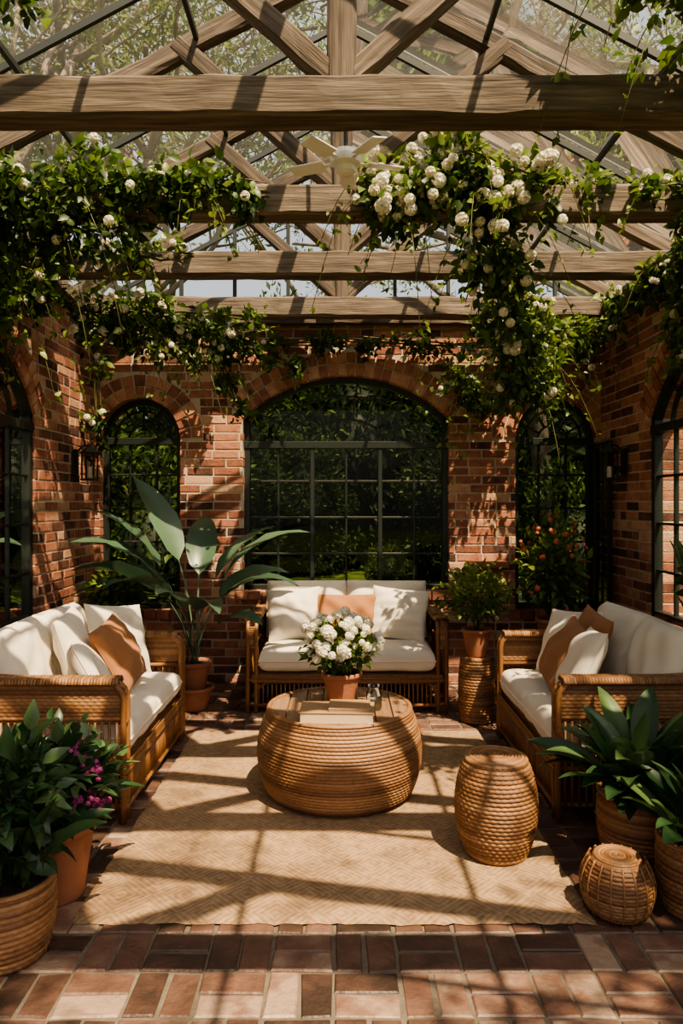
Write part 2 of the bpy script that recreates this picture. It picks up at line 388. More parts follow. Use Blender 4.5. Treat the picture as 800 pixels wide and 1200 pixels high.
for ty in (.9,1.87,2.83,3.78,4.76,5.8):
    par=empty('roof_truss')
    beam('tie_beam',(XL-.1,ty,HB),(XR+.1,ty,HB),.14,.155,par)
    beam('king_post',(0,ty,HB+.07),(0,ty,RH-.2),.11,.1,par,up=(0,1,0))
    for s in (-1,1):
        beam('rafter',(s*2.2,ty,HB+.08),(0,ty,HB+.08+2.2*RS-.02),.07,.10,par)
        beam('strut',(s*.04,ty,HB+.1),(s*.86,ty,HB+.83),.08,.09,par)
par=empty('ceiling')
for y in np.arange(-1,6.3,.485):
    for s in (-1,1):
        beam('glazing_bar',(s*2.35,y,RH-2.35*RS),(0,y,RH),.022,.04,par,M_roofbar,rough=0)
for s in (-1,1):
    for x in (.75,1.5):
        beam('purlin',(s*x,-1,RH-x*RS-.05),(s*x,6.15,RH-x*RS-.05),.025,.035,par,M_roofbar,rough=0)
    g=MB(); g.add([(0,-1,RH+.03),(s*2.4,-1,RH+.03-2.4*RS),(s*2.4,6.3,RH+.03-2.4*RS),(0,6.3,RH+.03)],[[0,1,2,3]]); g.build('glass_roof',[M_glass],False,par)
    beam('wall_plate',((XL-.03) if s<0 else XR+.03,-1,3.05),((XL-.03) if s<0 else XR+.03,6.1,3.05),.3,.1,par)
beam('ridge_beam',(0,-1,RH-.07),(0,6.2,RH-.07),.06,.14,par)
for x in np.arange(-1.8,1.9,.45):
    beam('gable_mullion',(x,6.12,3.0),(x,6.12,RH-abs(x)*RS),.03,.04,par,M_roofbar,up=(0,1,0),rough=0)
beam('gable_sill',(XL,6.12,3.03),(XR,6.12,3.03),.16,.07,par)
g=MB(); g.add([(-2.3,6.14,3.05),(0,6.14,3.05),(0,6.14,RH),(-2.3,6.14,RH-2.3*RS),(2.3,6.14,3.05),(2.3,6.14,RH-2.3*RS)],[[0,1,2,3],[1,4,5,2]]); g.build('gable_glass',[M_glass],False,par)
# ------------------------------------------------------------------ rug
mb=MB(); nx,ny=60,70; xs=np.linspace(-.965,.905,nx); ys=np.linspace(2.58,4.78,ny)
X,Y=np.meshgrid(xs,ys,indexing='ij'); Z=.012+.0015*np.sin(X*9+Y*4)+.001*np.sin(Y*23); Z[0,:]=Z[-1,:]=.004; Z[:,0]=Z[:,-1]=.004
X[0,:]+=rng.normal(0,.003,ny); X[-1,:]+=rng.normal(0,.003,ny); Y[:,0]+=rng.normal(0,.004,nx)
v,f=strip(np.stack([X,Y,Z],-1)); mb.add(v,f); mb.build('jute_rug',[M_rug],True)
# ------------------------------------------------------------------ wicker parts
def weave(mb,O,A,B,N,rows,cols,amp=.005,mat=0,th=.0):
    O,A,B,N=[np.array(a,float) for a in (O,A,B,N)]
    nb=rows*4;na=cols*2
    a=np.linspace(0,1,na+1)[:,None]; b=np.linspace(0,1,nb+1)[None,:]; row=np.minimum(np.floor(b*rows+1e-6),rows-1)
    D=amp*np.abs(np.sin(pi*rows*b))**.6*(.6+.4*np.cos(pi*cols*a+pi*(row%2)))
    rr=rng.uniform(.25,.8,rows+1)
    for sg in (1,-1):
        G=O+a[...,None]*A+b[...,None]*B+(th/2*sg+D*sg)[...,None]*N
        v,f=strip(G); mb.add(v,f,mat,np.tile(rr[row[0].astype(int)],na+1))
def sofa(W,D,loc,rz):
    e=empty('wicker_sofa',loc,rz); AH=.66
    fr_=MB(); wk=MB(); x0=W/2-.045; yf=-D/2+.02; yb=D/2-.03
    for s in (-1,1):
        X=s*x0
        for dx in (-.03,.03):
            P=[(X+dx,yf,0)]+[(X+dx,yf,z) for z in (.1,.3,.5)]+[(X+dx,yf+.0,.58),(X+dx,yf+.012,.62),(X+dx,yf+.04,AH-.01),(X+dx,yf+.08,AH),(X+dx,0,AH),(X+dx,yb-.05,AH+.02),(X+dx,yb,AH+.04)]
            tube(fr_,P,.015,8,0,rng.uniform(.3,.7))
            tube(fr_,[(X+dx,yb,0),(X+dx,yb,AH)],.015,8,0,.5)
        for t in np.linspace(yf+.03,yb,int(D/.016)):
            tube(wk,[(X-.05,t,AH-.006),(X-.035,t,AH+.016),(X+.035,t,AH+.016),(X+.05,t,AH-.006)],.0085,5,0,rng.uniform(.3,.8))
        weave(wk,(X+s*.020,yf+.01,.48),(0,yb-yf-.02,0),(0,0,AH-.49),(s,0,0),10,40,.005)
        weave(wk,(X-.03,yf,.48),(.06,0,0),(0,0,AH-.52),(0,-1,0),9,6,.005)
        for z in (.07,.24,.47):
            tube(fr_,[(X,yf,z),(X,yb,z)],.014,8,0,.5)
            tube(fr_,[(X-.03,yf,z),(X+.03,yf,z)],.012,8,0,.5)
        for y in np.linspace(yf+.035,yb-.035,21): tube(fr_,[(X+s*.02,y,.07),(X+s*.02,y,.47)],.0075,6,0,rng.uniform(.3,.8))
        tube(fr_,[(X,yf+.0,.12),(X-s*.05,yf,.18),(X-s*.1,yf,.22)],.01,6,0,.6)
    for y in (yf,yb):
        for z in (.06,.225,.25): tube(fr_,[(-x0,y,z),(x0,y,z)],.014,8,0,.5)
        for x in np.linspace(-x0+.05,x0-.05,int(W/.035)): tube(fr_,[(x,y,.06),(x,y,.23)],.0065,6,0,rng.uniform(.3,.8))
    weave(wk,(-x0,yf,.225),(2*x0,0,0),(0,0,.055),(0,-1,0),4,90,.005,th=.02)
    box(wk,(0,0,.265),(2*x0-.05,D-.08,.03),.004,0,.5)
    weave(wk,(-x0,yb-.0,.28),(2*x0,0,0),(0,.02,.46),(0,1,0),28,80,.005,th=.02)
    tube(fr_,[(-x0,yb,.6),(-x0+.02,yb+.01,.72),(-x0+.09,yb+.02,.765),(0,yb+.02,.775),(x0-.09,yb+.02,.765),(x0-.02,yb+.01,.72),(x0,yb,.6)],.02,8,0,.5)
    fr_.build('rattan_frame',[M_rattan],True,e); wk.build('wicker_weave',[M_wicker],True,e)
    cw=(2*x0-.09)/2; cu=MB()
    for i,s in enumerate((-1,1)):
        M=Matrix.Translation((s*cw/2,-.065,.372)); cushion(cu,cw-.006,D-.15,.18,M,0,.5,seed=int(W*100)+i,wr=.0035,ns=34)
    cu.build('seat_cushions',[M_cream],True,e)
    cu=MB()
    for i,s in enumerate((-1,1)):
        M=Matrix.Translation((s*cw/2,D/2-.155,.66))@Euler((math.radians(74),0,math.radians(-3*s))).to_matrix().to_4x4(); cushion(cu,cw-.01,.44,.18,M,0,.5,pw=5,pe=.44,seed=int(W*100)+5+i,wr=.008,ns=30)
    cu.build('back_cushions',[M_cream],True,e)
    return e
def pillow(sofaE,loc,size,m,tilt=68,roll=0,yaw=0,th=.16):
    mb=MB(); cushion(mb,size[0],size[1],th,Matrix.Identity(4),0,.5,pw=2.6,pe=.5,pinch=.06,wr=.009,pipe=.003,seed=int(rng.integers(999)),ns=30)
    o=mb.build('throw_pillow',[m],True)
    L=Matrix.Translation(loc)@Euler((0,0,math.radians(yaw))).to_matrix().to_4x4()@Euler((math.radians(tilt),0,0)).to_matrix().to_4x4()@Euler((0,0,math.radians(roll))).to_matrix().to_4x4()
    S=Matrix.Translation(sofaE.location)@sofaE.rotation_euler.to_matrix().to_4x4()
    o.matrix_world=S@L
sb=sofa(1.45,.8,(.04,5.56,0),0)
pillow(sb,(-.40,.03,.65),(.42,.4),M_cream,70,3,8)
pillow(sb,(.40,.03,.65),(.44,.4),M_cream,70,-5,-10)
pillow(sb,(.0,.05,.63),(.50,.34),M_tan,74,0,0,.14)
sl_=sofa(1.3,.8,(-1.40,4.03,0),pi/2)
pillow(sl_,(-.33,-.12,.63),(.42,.38),M_cream,62,-6,22)
pillow(sl_,(.08,-.14,.65),(.42,.40),M_tan,62,8,-4)
pillow(sl_,(.40,-.04,.67),(.46,.44),M_cream,70,-8,-25)
pillow(sl_,(-.05,.06,.70),(.42,.42),M_cream,74,5,6)
sr_=sofa(1.32,.8,(1.40,4.06,0),-pi/2)
pillow(sr_,(.27,-.15,.65),(.48,.42),M_cream,64,6,-12)
pillow(sr_,(.0,-.15,.65),(.42,.40),M_tan,62,-9,0)
pillow(sr_,(-.36,-.02,.65),(.44,.42),M_cream,66,6,22)
pillow(sr_,(-.16,.03,.69),(.38,.38),M_tan,70,-8,5)
# ------------------------------------------------------------------ coffee table
CT=(.0,3.78)
e=empty('wicker_coffee_table',(CT[0]-.01,CT[1],0.0145))
mb=MB()
def fct(t): return .335+.085*math.sin(pi*min(max((t+.12)/1.24,0),1))**.8-.02*(t<.04)
wicker_lathe(mb,fct,.42,26,90,.0065,(0,0,0.005),wd=.22)
for zz,rr in ((.43,.365),(.014,.345)):
    tube(mb,[(rr*math.cos(a),rr*math.sin(a),zz) for a in np.linspace(0,2*pi,49)[:-1]],.014,8,0,.6,closed=True)
mb.build('woven_body',[M_wicker],True,e)
mb=MB(); RT=.358; xs=np.linspace(-RT+.004,RT-.004,9)
for i in range(8):
    a,b=xs[i]+.003,xs[i+1]-.003; ya=math.sqrt(max(RT**2-a*a,.0005)); yb_=math.sqrt(max(RT**2-b*b,.0005))
    prism(mb,WF,[(a,-ya),(b,-yb_),(b,yb_),(a,ya)],.41,.436,.002,0,rng.uniform(.3,.7))
lathe(mb,[(.001,.42),(RT,.42),(RT,.39)],48,0,.1)
mb.build('plank_top',[M_ttop],False,e)
TT=.451
e=empty('coffee_table_book',(-.02,3.54,TT),math.radians(-2))
mb=MB()
for z,sx,sy,h,dx in ((0,.36,.2,.055,0),(.056,.20,.17,.014,.06)):
    box(mb,(dx,0,z+.003),(sx,sy,.005),.001,0,.5); box(mb,(dx,0,z+h-.002),(sx,sy,.005),.001,0,.6); box(mb,(dx,sy/2-.003,z+h/2),(sx,.005,h),.001,0,.5)
    box(mb,(dx,-.004,z+h/2),(sx-.014,sy-.016,h-.009),.001,1,.5)
mb.build('covers',[M_cover,M_paper],False,e)
# ------------------------------------------------------------------ generic plants
LT=leaf_t(.55,4,.3,.3); LTv=leaf_t(.62,3,.25,.3); PT=leaf_t(.9,2,.5,-.25,1.1)
def flower_t(n=26):
    mb=MB(); i=np.arange(n)+.5; ph=np.arccos(1-2*i/n*.85); th=pi*(1+5**.5)*i
    D=np.stack([np.cos(th)*np.sin(ph),np.sin(th)*np.sin(ph),np.cos(ph)],1)
    T=norm(np.cross(D,np.array([.3,.2,1.])))
    Rm=np.stack([np.cross(T,D),T,D],2)*.75
    mb.scatter(PT,D*.62-T*.32,Rm,0,np.full(n,.5))
    mb.scatter(PT,D*.35-T*.2,Rm*.8,0,np.full(n,.5))
    return np.concatenate(mb.v),np.concatenate(mb.f)
FT=flower_t()
def flowers(mb,P,D,size,mat):
    k=len(P); D=norm(D); U=rng.normal(size=(k,3)); X=norm(np.cross(D,U)); Y=np.cross(D,X)
    mb.scatter(FT,P,np.stack([X,Y,D],2)*np.asarray(size)[:,None,None],mat,rng.uniform(0,1,k))
def pot(mb,r,h,mat=0,soil=1,c=(0,0,0)):
    lathe(mb,[(.001,0),(r*.68,0),(r*.72,.01),(r*.86,h*.5),(r*.97,h*.82),(r*.98,h*.84),(r*1.06,h*.85),(r*1.08,h*.9),(r*1.07,h),(r*.97,h),(r*.95,h*.9)],44,mat,.5,c)
    lathe(mb,[(r*.96,h*.9),(r*.5,h*.92),(.001,h*.93)],30,soil,.5,c)
def bush(mb,c,rad,n,size,mat,lt=LT,shell=.55,up=.3,rb=(.1,.9)):
    D=norm(rng.normal(size=(n,3))); q=rng.uniform(shell,1,n)**.7
    lump=1+.18*np.sin(D[:,0]*5+c[0]*9)*np.cos(D[:,1]*6+c[1]*7)+.12*np.sin(D[:,2]*9)
    P=np.array(c)+D*(q*lump)[:,None]*np.array(rad)
    dr=norm(D+rng.normal(0,.5,(n,3))+np.array([0,0,up])); s=rng.uniform(.6,1.2,n)*size
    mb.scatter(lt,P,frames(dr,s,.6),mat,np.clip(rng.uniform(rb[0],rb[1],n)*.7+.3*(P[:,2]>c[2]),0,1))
def blade(mb,base,yaw,e0,L,W,bend,stem=.3,mat=0,r=.5,n=12,fold=.25,wavy=.0):
    P=np.array(base,float); ea=e0; G=[]; a=yaw
    side=np.array([-math.sin(a),math.cos(a),0]); roll=rng.normal(0,.25)
    for i in range(n+1):
        t=i/n
        d=np.array([math.cos(a)*math.cos(ea),math.sin(a)*math.cos(ea),math.sin(ea)])
        nrm=np.cross(d,side)
        if t<=stem: wd=.006
        else:
            q=(t-stem)/(1-stem); wd=max(W/2*(math.sin(pi*q**.75))**.8 if 0<q<1 else 0,.003)
        s2=side*math.cos(roll)+nrm*math.sin(roll); n2=nrm*math.cos(roll)-side*math.sin(roll)
        wz=wavy*math.sin(i*2.1)*wd
        G.append([P-s2*wd+n2*(fold*wd+wz),P-s2*wd*.5+n2*fold*wd*.4,P,P+s2*wd*.5+n2*fold*wd*.4,P+s2*wd+n2*(fold*wd-wz)])
        P=P+d*L/n; ea-=bend/n*(.4+1.2*t)
    v,f=strip(np.array(G)); mb.add(v,f,mat,r)
def leafy(mb,c,n,L,W,mat,spread=.05,e=(.4,1.4),bend=(.8,1.6),stem=.35,fold=.3):
    for i in range(n):
        yaw=rng.uniform(0,2*pi); q=rng.random()
        b=(c[0]+math.cos(yaw)*spread*q,c[1]+math.sin(yaw)*spread*q,c[2])
        blade(mb,b,yaw,rng.uniform(*e),L*rng.uniform(.65,1.1),W*rng.uniform(.75,1.15),rng.uniform(*bend),stem,mat,rng.uniform(.1,.95),10,fold)
# bouquet on table
e=empty('flower_bouquet_in_terracotta_pot',(.0,3.84,TT)); mb=MB(); pot(mb,.10,.16)
mb.build('pot',[M_terra,M_soil],True,e)
mb=MB(); bush(mb,(0,0,.29),(.18,.16,.12),520,.05,0,LT,.4)
for i in range(20):
    a=rng.uniform(0,2*pi); tube(mb,[(0,0,.12),(.06*math.cos(a),.06*math.sin(a),.2),(.12*math.cos(a),.12*math.sin(a),.28)],.003,5,2,.5)
k=85; D=norm(rng.normal(size=(k,3))+np.array([0,-.4,.6])); D[:,2]=np.maximum(D[:,2],-.35)
P=np.array([0,0,.31])+D*np.array([.21,.18,.16])*rng.uniform(.8,1.08,(k,1)); flowers(mb,P,D,rng.uniform(.018,.033,k),1)
mb.build('foliage',[M_vine,M_white,M_stem],True,e)
e=empty('glass_jar',(.165,3.70,TT)); mb=MB(); lathe(mb,[(.001,.001),(.036,.001),(.04,.012),(.04,.085),(.03,.10),(.027,.112),(.031,.115),(.031,.122)],28); mb.build('jar_body',[glassmat('jar_glass',(.62,.60,.52),1.6)],True,e)
mb=MB(); lathe(mb,[(.001,.003),(.034,.003),(.036,.05),(.001,.05)],24,0,.8); mb.build('candle_wax',[M_white],True,e)
# stools
def fbar(a,b,p=1.): return lambda t: a+b*math.sin(pi*min(max(t,0.02),.98))**p
mb=MB(); wicker_lathe(mb,fbar(.12,.05,.7),.40,24,36,.0065,(0,0,.004)); lathe(mb,[(.001,.41),(.12,.408),(.124,.40)],40,0,.6)
for q in range(1,9): tube(mb,[(.0138*q*math.cos(a),.0138*q*math.sin(a),.409) for a in np.linspace(0,2*pi,33)[:-1]],.0075,6,0,rng.uniform(.3,.8),closed=True)
for z in (.010,.4): tube(mb,[(.125*math.cos(a),.125*math.sin(a),z) for a in np.linspace(0,2*pi,33)[:-1]],.010,6,0,.7,closed=True)
o=mb.build('wicker_stool',[M_wicker],True); o.location=(.66,3.1,.0145)
mb=MB(); f2=fbar(.085,.04,.6); wicker_lathe(mb,f2,.2,15,26,.005,(0,0,.004)); lathe(mb,[(.001,.206),(.08,.205),(.088,.2)],40,0,.6)
for q in range(1,7): tube(mb,[(.013*q*math.cos(a),.013*q*math.sin(a),.205) for a in np.linspace(0,2*pi,33)[:-1]],.007,6,0,rng.uniform(.3,.8),closed=True)
for a in np.arange(0,2*pi,2*pi/18): tube(mb,[((f2(t)+.0055)*math.cos(a),(f2(t)+.0055)*math.sin(a),.2*t+.004) for t in np.linspace(0,1,14)],.0035,5,0,.6)
o=mb.build('wicker_footstool',[M_wicker],True); o.location=(1.01,2.66,.003)
def basket(mb,r,h,c=(0,0,0),rows=None,mat=0,flare=.15,belly=.1):
    f=lambda t:r*(1-flare*(1-t)+belly*math.sin(pi*t)); rows=rows or int(h/.019)
    wicker_lathe(mb,f,h,rows,30,.006,c,mat); tube(mb,[(c[0]+r*math.cos(a),c[1]+r*math.sin(a),c[2]+h) for a in np.linspace(0,2*pi,33)[:-1]],.011,6,mat,.7,closed=True)
    lathe(mb,[(r*.97,h-.02),(r*.5,h-.01),(.001,h-.008)],30,mat+1,.5,c); lathe(mb,[(.001,.002),(r*.85,.002)],30,mat+1,.2,c)
mb=MB(); wicker_lathe(mb,fbar(.1,.02,.7),.44,22,26,.006,(0,0,.004)); lathe(mb,[(.001,.445),(.1,.445),(.105,.44)],40,0,.6)
o=mb.build('wicker_plant_stand',[M_wicker],True); o.location=(.93,5.0,.002)
e=empty('potted_shrub',(.93,5.0,.45)); mb=MB(); pot(mb,.095,.19); mb.build('pot',[M_terra,M_soil],True,e)
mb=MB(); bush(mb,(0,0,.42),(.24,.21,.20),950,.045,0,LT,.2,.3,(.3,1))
for i in range(14):
    a=rng.uniform(0,2*pi); q=rng.uniform(.3,1); tube(mb,[(0,0,.16),(.05*q*math.cos(a),.05*q*math.sin(a),.26),(.16*q*math.cos(a),.16*q*math.sin(a),.45)],.004,5,1,.5)
mb.build('foliage',[M_vine,M_stem],True,e)
e=empty('potted_orange_flowering_plant',(1.60,5.5,0)); mb=MB(); basket(mb,.15,.42,(0,0,0)); pot(mb,.12,.22,2,1,(0,0,.41)); mb.build('pot',[M_wicker,M_soil,M_terra],True,e)
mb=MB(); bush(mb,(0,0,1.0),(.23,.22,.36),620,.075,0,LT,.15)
for i in range(16):
    a=rng.uniform(0,2*pi); q=rng.uniform(.3,1); tube(mb,[(0,0,.6),(.08*q*math.cos(a),.08*q*math.sin(a),.8),(.2*q*math.cos(a),.18*q*math.sin(a),1.15)],.004,5,2,.5)
k=40; D=norm(rng.normal(size=(k,3))+np.array([0,-.4,.5])); P=np.array([0,0,1.04])+D*np.array([.27,.23,.38]); flowers(mb,P,D,rng.uniform(.014,.026,k),1)
mb.build('foliage',[M_vine,M_orange,M_stem],True,e)
# banana
e=empty('potted_banana_plant',(-1.08,5.3,0)); mb=MB(); pot(mb,.14,.17,2,1); pot(mb,.12,.2,0,1,(0,0,.15)); mb.build('pot',[M_terra,M_soil,M_terra],True,e)
mb=MB()
for yaw,e0,L,W,bd in ((192,1.38,1.5,.28,1.8),(172,1.44,1.55,.28,1.4),(150,1.46,1.6,.24,.9),(20,1.40,1.15,.22,1.9),(-12,1.38,1.2,.2,2.1),(-60,1.38,1.0,.2,2.2),(235,1.38,1.2,.24,2.0),(188,1.2,1.15,.26,1.7),(95,1.45,1.4,.24,1.3),(-35,1.2,.85,.18,1.9),(50,1.35,1.1,.2,2.),(160,1.25,1.2,.28,1.6),(5,1.46,1.45,.22,1.7),(215,1.3,1.3,.26,1.7),(35,1.45,1.35,.24,1.4),(260,1.4,1.0,.2,1.8)):
    blade(mb,(rng.normal(0,.03),rng.normal(0,.03),.3),math.radians(yaw),e0,L,W,bd,.5,0,rng.uniform(.1,.95),18,.22,.08)
mb.build('leaves',[M_leafb],True,e)
e=empty('fern_in_basket',(-1.62,5.2,0)); mb=MB(); basket(mb,.14,.5,(0,0,0)); basket(mb,.14,.22,(0,0,.5)); mb.build('basket',[M_wicker,M_soil],True,e)
mb=MB(); leafy(mb,(0,0,.7),60,.34,.03,0,.08,(.3,1.5),(.8,2.2),.2); bush(mb,(0,0,.88),(.2,.2,.15),700,.05,0,LT,.1,.3,(.3,1)); mb.build('leaves',[M_vine],True,e)
# front left
e=empty('potted_flowering_plant',(-1.09,2.78,0)); mb=MB(); pot(mb,.14,.3); mb.build('pot',[M_terra,M_soil],True,e)
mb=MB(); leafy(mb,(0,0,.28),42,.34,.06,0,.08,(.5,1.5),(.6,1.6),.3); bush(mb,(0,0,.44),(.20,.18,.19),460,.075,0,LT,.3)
for x,y,z in ((.12,-.13,.42),(-.0,-.16,.45),(.17,-.06,.5),(.06,-.19,.36),(.19,-.1,.4),(.1,-.04,.56)):
    tube(mb,[(0,0,.28),(x*.6,y*.6,z*.8),(x,y,z)],.003,5,2,.5)
    k=16; P=np.array([x,y,z])+rng.normal(0,.02,(k,3)); flowers(mb,P,P-np.array([x,y,z-.02]),rng.uniform(.009,.015,k),1)
mb.build('foliage',[M_leafd,M_mag,M_stem],True,e)
e=empty('potted_laurel_in_basket',(-1.12,2.42,0)); mb=MB(); basket(mb,.15,.25); mb.build('basket',[M_wicker,M_soil],True,e)
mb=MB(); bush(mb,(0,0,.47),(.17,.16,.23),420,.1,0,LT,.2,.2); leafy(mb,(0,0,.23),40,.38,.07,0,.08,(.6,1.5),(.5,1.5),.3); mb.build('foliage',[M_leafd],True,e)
# front right
e=empty('potted_peace_lily',(1.25,3.05,0)); mb=MB(); basket(mb,.16,.29); mb.build('basket',[M_wicker,M_soil],True,e)
mb=MB(); leafy(mb,(0,0,.27),80,.46,.10,0,.09,(.5,1.5),(.6,1.6),.32); mb.build('leaves',[M_leafd],True,e)
e=empty('potted_hosta',(1.32,2.68,0)); mb=MB(); basket(mb,.14,.26); mb.build('basket',[M_wicker,M_soil],True,e)
mb=MB(); leafy(mb,(0,0,.24),50,.34,.085,0,.08,(.6,1.5),(.6,1.5),.32); mb.build('leaves',[M_leafd],True,e)
e=empty('potted_tall_plant',(1.98,3.85,0)); mb=MB(); pot(mb,.12,.34); mb.build('pot',[M_terra,M_soil],True,e)
mb=MB(); leafy(mb,(0,0,.32),18,1.05,.12,0,.03,(1.38,1.56),(.3,.8),.55); bush(mb,(0,0,1.1),(.14,.2,.22),160,.1,0,LT,.1)
P=rng.normal(0,.09,(9,3))+np.array([-.04,0,1.22]); flowers(mb,P,P-np.array([0,0.1,1.1]),rng.uniform(.02,.03,9),1)
mb.build('leaves',[M_vine,M_white],True,e)
def lantern(x,y,s):
    e=empty('wall_lantern',(x,y,1.82)); mb=MB()
    box(mb,(0,0,.0),(.02,.08,.2)); tube(mb,[(0,0,.06),(s*.05,0,.12),(s*.1,0,.13),(s*.11,0,.1)],.008,6)
    c=s*.11
    for a in (-.045,.045):
        for b in (-.045,.045): box(mb,(c+a,b,-.03),(.01,.01,.2),.001)
    box(mb,(c,0,-.135),(.11,.11,.015)); box(mb,(c,0,.07),(.12,.12,.012)); lathe(mb,[(.08,.075),(.05,.1),(.02,.12),(.015,.14),(.001,.145)],4,0,.5,(c,0,0))
    lathe(mb,[(.001,-.12),(.02,-.12),(.02,-.04),(.001,-.03)],12,1,.5,(c,0,0))
    mb.build('cage',[M_frame,M_lamp],False,e)
lantern(XL+.02,5.62,1); lantern(XR-.02,5.55,-1)
mb=MB(); box(mb,(1.2,5.99,1.0),(.32,.2,.05)); box(mb,(1.2,6.04,.93),(.24,.1,.1)); mb.build('wall_shelf',[M_terra],False)
# ceiling fan
e=empty('ceiling_fan',(.02,3.38,3.09)); mb=MB(); tube(mb,[(0,0,.05),(0,0,1.2)],.010,8,1)
lathe(mb,[(.001,-.03),(.05,-.025),(.07,-.01),(.075,.02),(.055,.05),(.02,.06),(.001,.07)],28)
lathe(mb,[(.001,-.065),(.03,-.06),(.045,-.045),(.05,-.025)],28)
for i in range(5):
    a=i*2*pi/5+.25; R_=Matrix.Rotation(a,4,'Z')@Matrix.Translation((.17,0,.0))@Matrix.Rotation(.22,4,'X')
    box(mb,(.02,0,0),(.17,.075,.008),.003,0,.5,R_); box(mb,(-.09,0,0),(.07,.02,.008),.002,0,.5,R_)
mb.build('motor_and_blades',[M_fan,M_frame],False,e)
# ------------------------------------------------------------------ vines
def clampin(Q,m=.03):
    Q[:,0]=np.clip(Q[:,0],XL+m,XR-m); Q[:,1]=np.minimum(Q[:,1],YB-m)
    Q[:,2]=np.minimum(Q[:,2],RH-np.abs(Q[:,0])*RS-.07)
    return Q
def vine(name,paths,nfl=0,fsize=(.03,.048),lsize=.062,bias=0):
    mb=MB(); tot=sum(p[2] for p in paths)
    for pts,r,n in paths:
        P=np.array(pts,float)
        t=np.linspace(0,1,24); k=len(P)-1
        S=np.stack([np.interp(t*k,np.arange(k+1),P[:,j]) for j in range(3)],1)
        for q in range(4):
            w=S+np.cumsum(rng.normal(0,r*.12,S.shape),0)*.6; w=w+(S[-1]-w[-1])*t[:,None]*.5
            tube(mb,clampin(w),rng.uniform(.003,.008),5,2,.4)
        nc=max(6,n//28); T0_=rng.uniform(0,k,nc)
        c0=np.stack([np.interp(T0_,np.arange(k+1),P[:,j]) for j in range(3)],1)
        lump=.5+.7*rng.random(nc)
        D0=norm(rng.normal(size=(nc,3))); c1=c0+D0*(rng.random(nc)**.6*r*lump)[:,None]; c1[:,2]-=np.abs(rng.normal(0,r*.35,nc))
        ii=rng.integers(0,nc,n); off=rng.normal(0,max(.035,r*.24),(n,3))
        Q=clampin(c1[ii]+off)
        dr=norm(D0[ii]+rng.normal(0,.7,(n,3))+np.array([0,-.1,-.25]))
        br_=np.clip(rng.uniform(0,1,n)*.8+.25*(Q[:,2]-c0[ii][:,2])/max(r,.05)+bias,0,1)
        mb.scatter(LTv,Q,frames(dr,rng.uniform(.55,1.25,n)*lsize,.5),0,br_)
        for q_ in range(max(3,int(n/85))):
            c=c1[rng.integers(nc)]; L=rng.uniform(.12,.55)*min(1.4,max(r/.12,.7)); a=rng.uniform(0,2*pi); pp=[]; up=rng.uniform(0,.35)
            for j in range(7):
                u=j/6; pp.append(c+np.array([math.cos(a)*L*.7*u,math.sin(a)*L*.4*u,up*math.sin(u*3)*L-L*u*u*.9]))
            pp=clampin(np.array(pp))
            tube(mb,pp,.002,4,2,.6)
            m=18; jj=rng.integers(0,7,m); PP=clampin(pp[jj]+rng.normal(0,.014,(m,3)))
            mb.scatter(LTv,PP,frames(rng.normal(size=(m,3))+np.array([0,0,-.6]),rng.uniform(.5,1,m)*lsize*.85,.5),0,rng.uniform(.4,1,m))
        m=int(round(nfl*n/tot))
        if m:
            jj=rng.integers(0,nc,m); d=norm(D0[jj]*.6+np.array([0,-1.1,.1])); f=c1[jj]+d*(max(.05,r*.5))
            f=clampin(f+rng.normal(0,.03,f.shape),.06)
            flowers(mb,f,d,rng.uniform(fsize[0],fsize[1],m),1)
    return mb.build(name,[M_vine,M_white,M_stem],True)
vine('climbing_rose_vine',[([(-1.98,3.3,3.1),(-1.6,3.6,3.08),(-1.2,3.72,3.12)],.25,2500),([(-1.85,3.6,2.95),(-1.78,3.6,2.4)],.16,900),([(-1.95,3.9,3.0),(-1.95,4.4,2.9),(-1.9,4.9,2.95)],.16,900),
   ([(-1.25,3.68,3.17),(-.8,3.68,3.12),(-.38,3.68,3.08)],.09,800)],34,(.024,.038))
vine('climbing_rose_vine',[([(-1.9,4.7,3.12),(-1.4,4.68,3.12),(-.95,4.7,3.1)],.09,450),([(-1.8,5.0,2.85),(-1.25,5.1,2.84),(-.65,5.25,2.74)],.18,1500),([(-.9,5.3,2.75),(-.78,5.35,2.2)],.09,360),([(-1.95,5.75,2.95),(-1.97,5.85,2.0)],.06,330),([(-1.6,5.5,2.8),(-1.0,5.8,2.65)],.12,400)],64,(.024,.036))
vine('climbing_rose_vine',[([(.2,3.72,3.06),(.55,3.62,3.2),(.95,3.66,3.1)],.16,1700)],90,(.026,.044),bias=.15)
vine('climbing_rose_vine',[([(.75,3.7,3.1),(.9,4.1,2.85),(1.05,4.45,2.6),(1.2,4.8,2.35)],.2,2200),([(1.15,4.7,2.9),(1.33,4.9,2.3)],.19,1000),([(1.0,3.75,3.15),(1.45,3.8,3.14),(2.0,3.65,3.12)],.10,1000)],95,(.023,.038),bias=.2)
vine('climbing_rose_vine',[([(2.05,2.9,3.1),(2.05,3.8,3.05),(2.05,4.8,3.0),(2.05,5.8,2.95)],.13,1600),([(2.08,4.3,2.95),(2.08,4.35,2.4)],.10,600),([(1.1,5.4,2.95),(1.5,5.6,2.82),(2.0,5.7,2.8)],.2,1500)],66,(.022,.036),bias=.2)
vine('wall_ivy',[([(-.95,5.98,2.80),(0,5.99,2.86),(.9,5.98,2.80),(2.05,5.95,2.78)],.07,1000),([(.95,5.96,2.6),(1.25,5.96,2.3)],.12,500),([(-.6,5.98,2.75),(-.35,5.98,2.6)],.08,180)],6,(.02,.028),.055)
vine('climbing_rose_vine',[([(2.05,2.5,3.1),(1.5,2.6,3.28),(.95,2.6,3.5)],.16,1700)],8,(.022,.036),bias=.4)
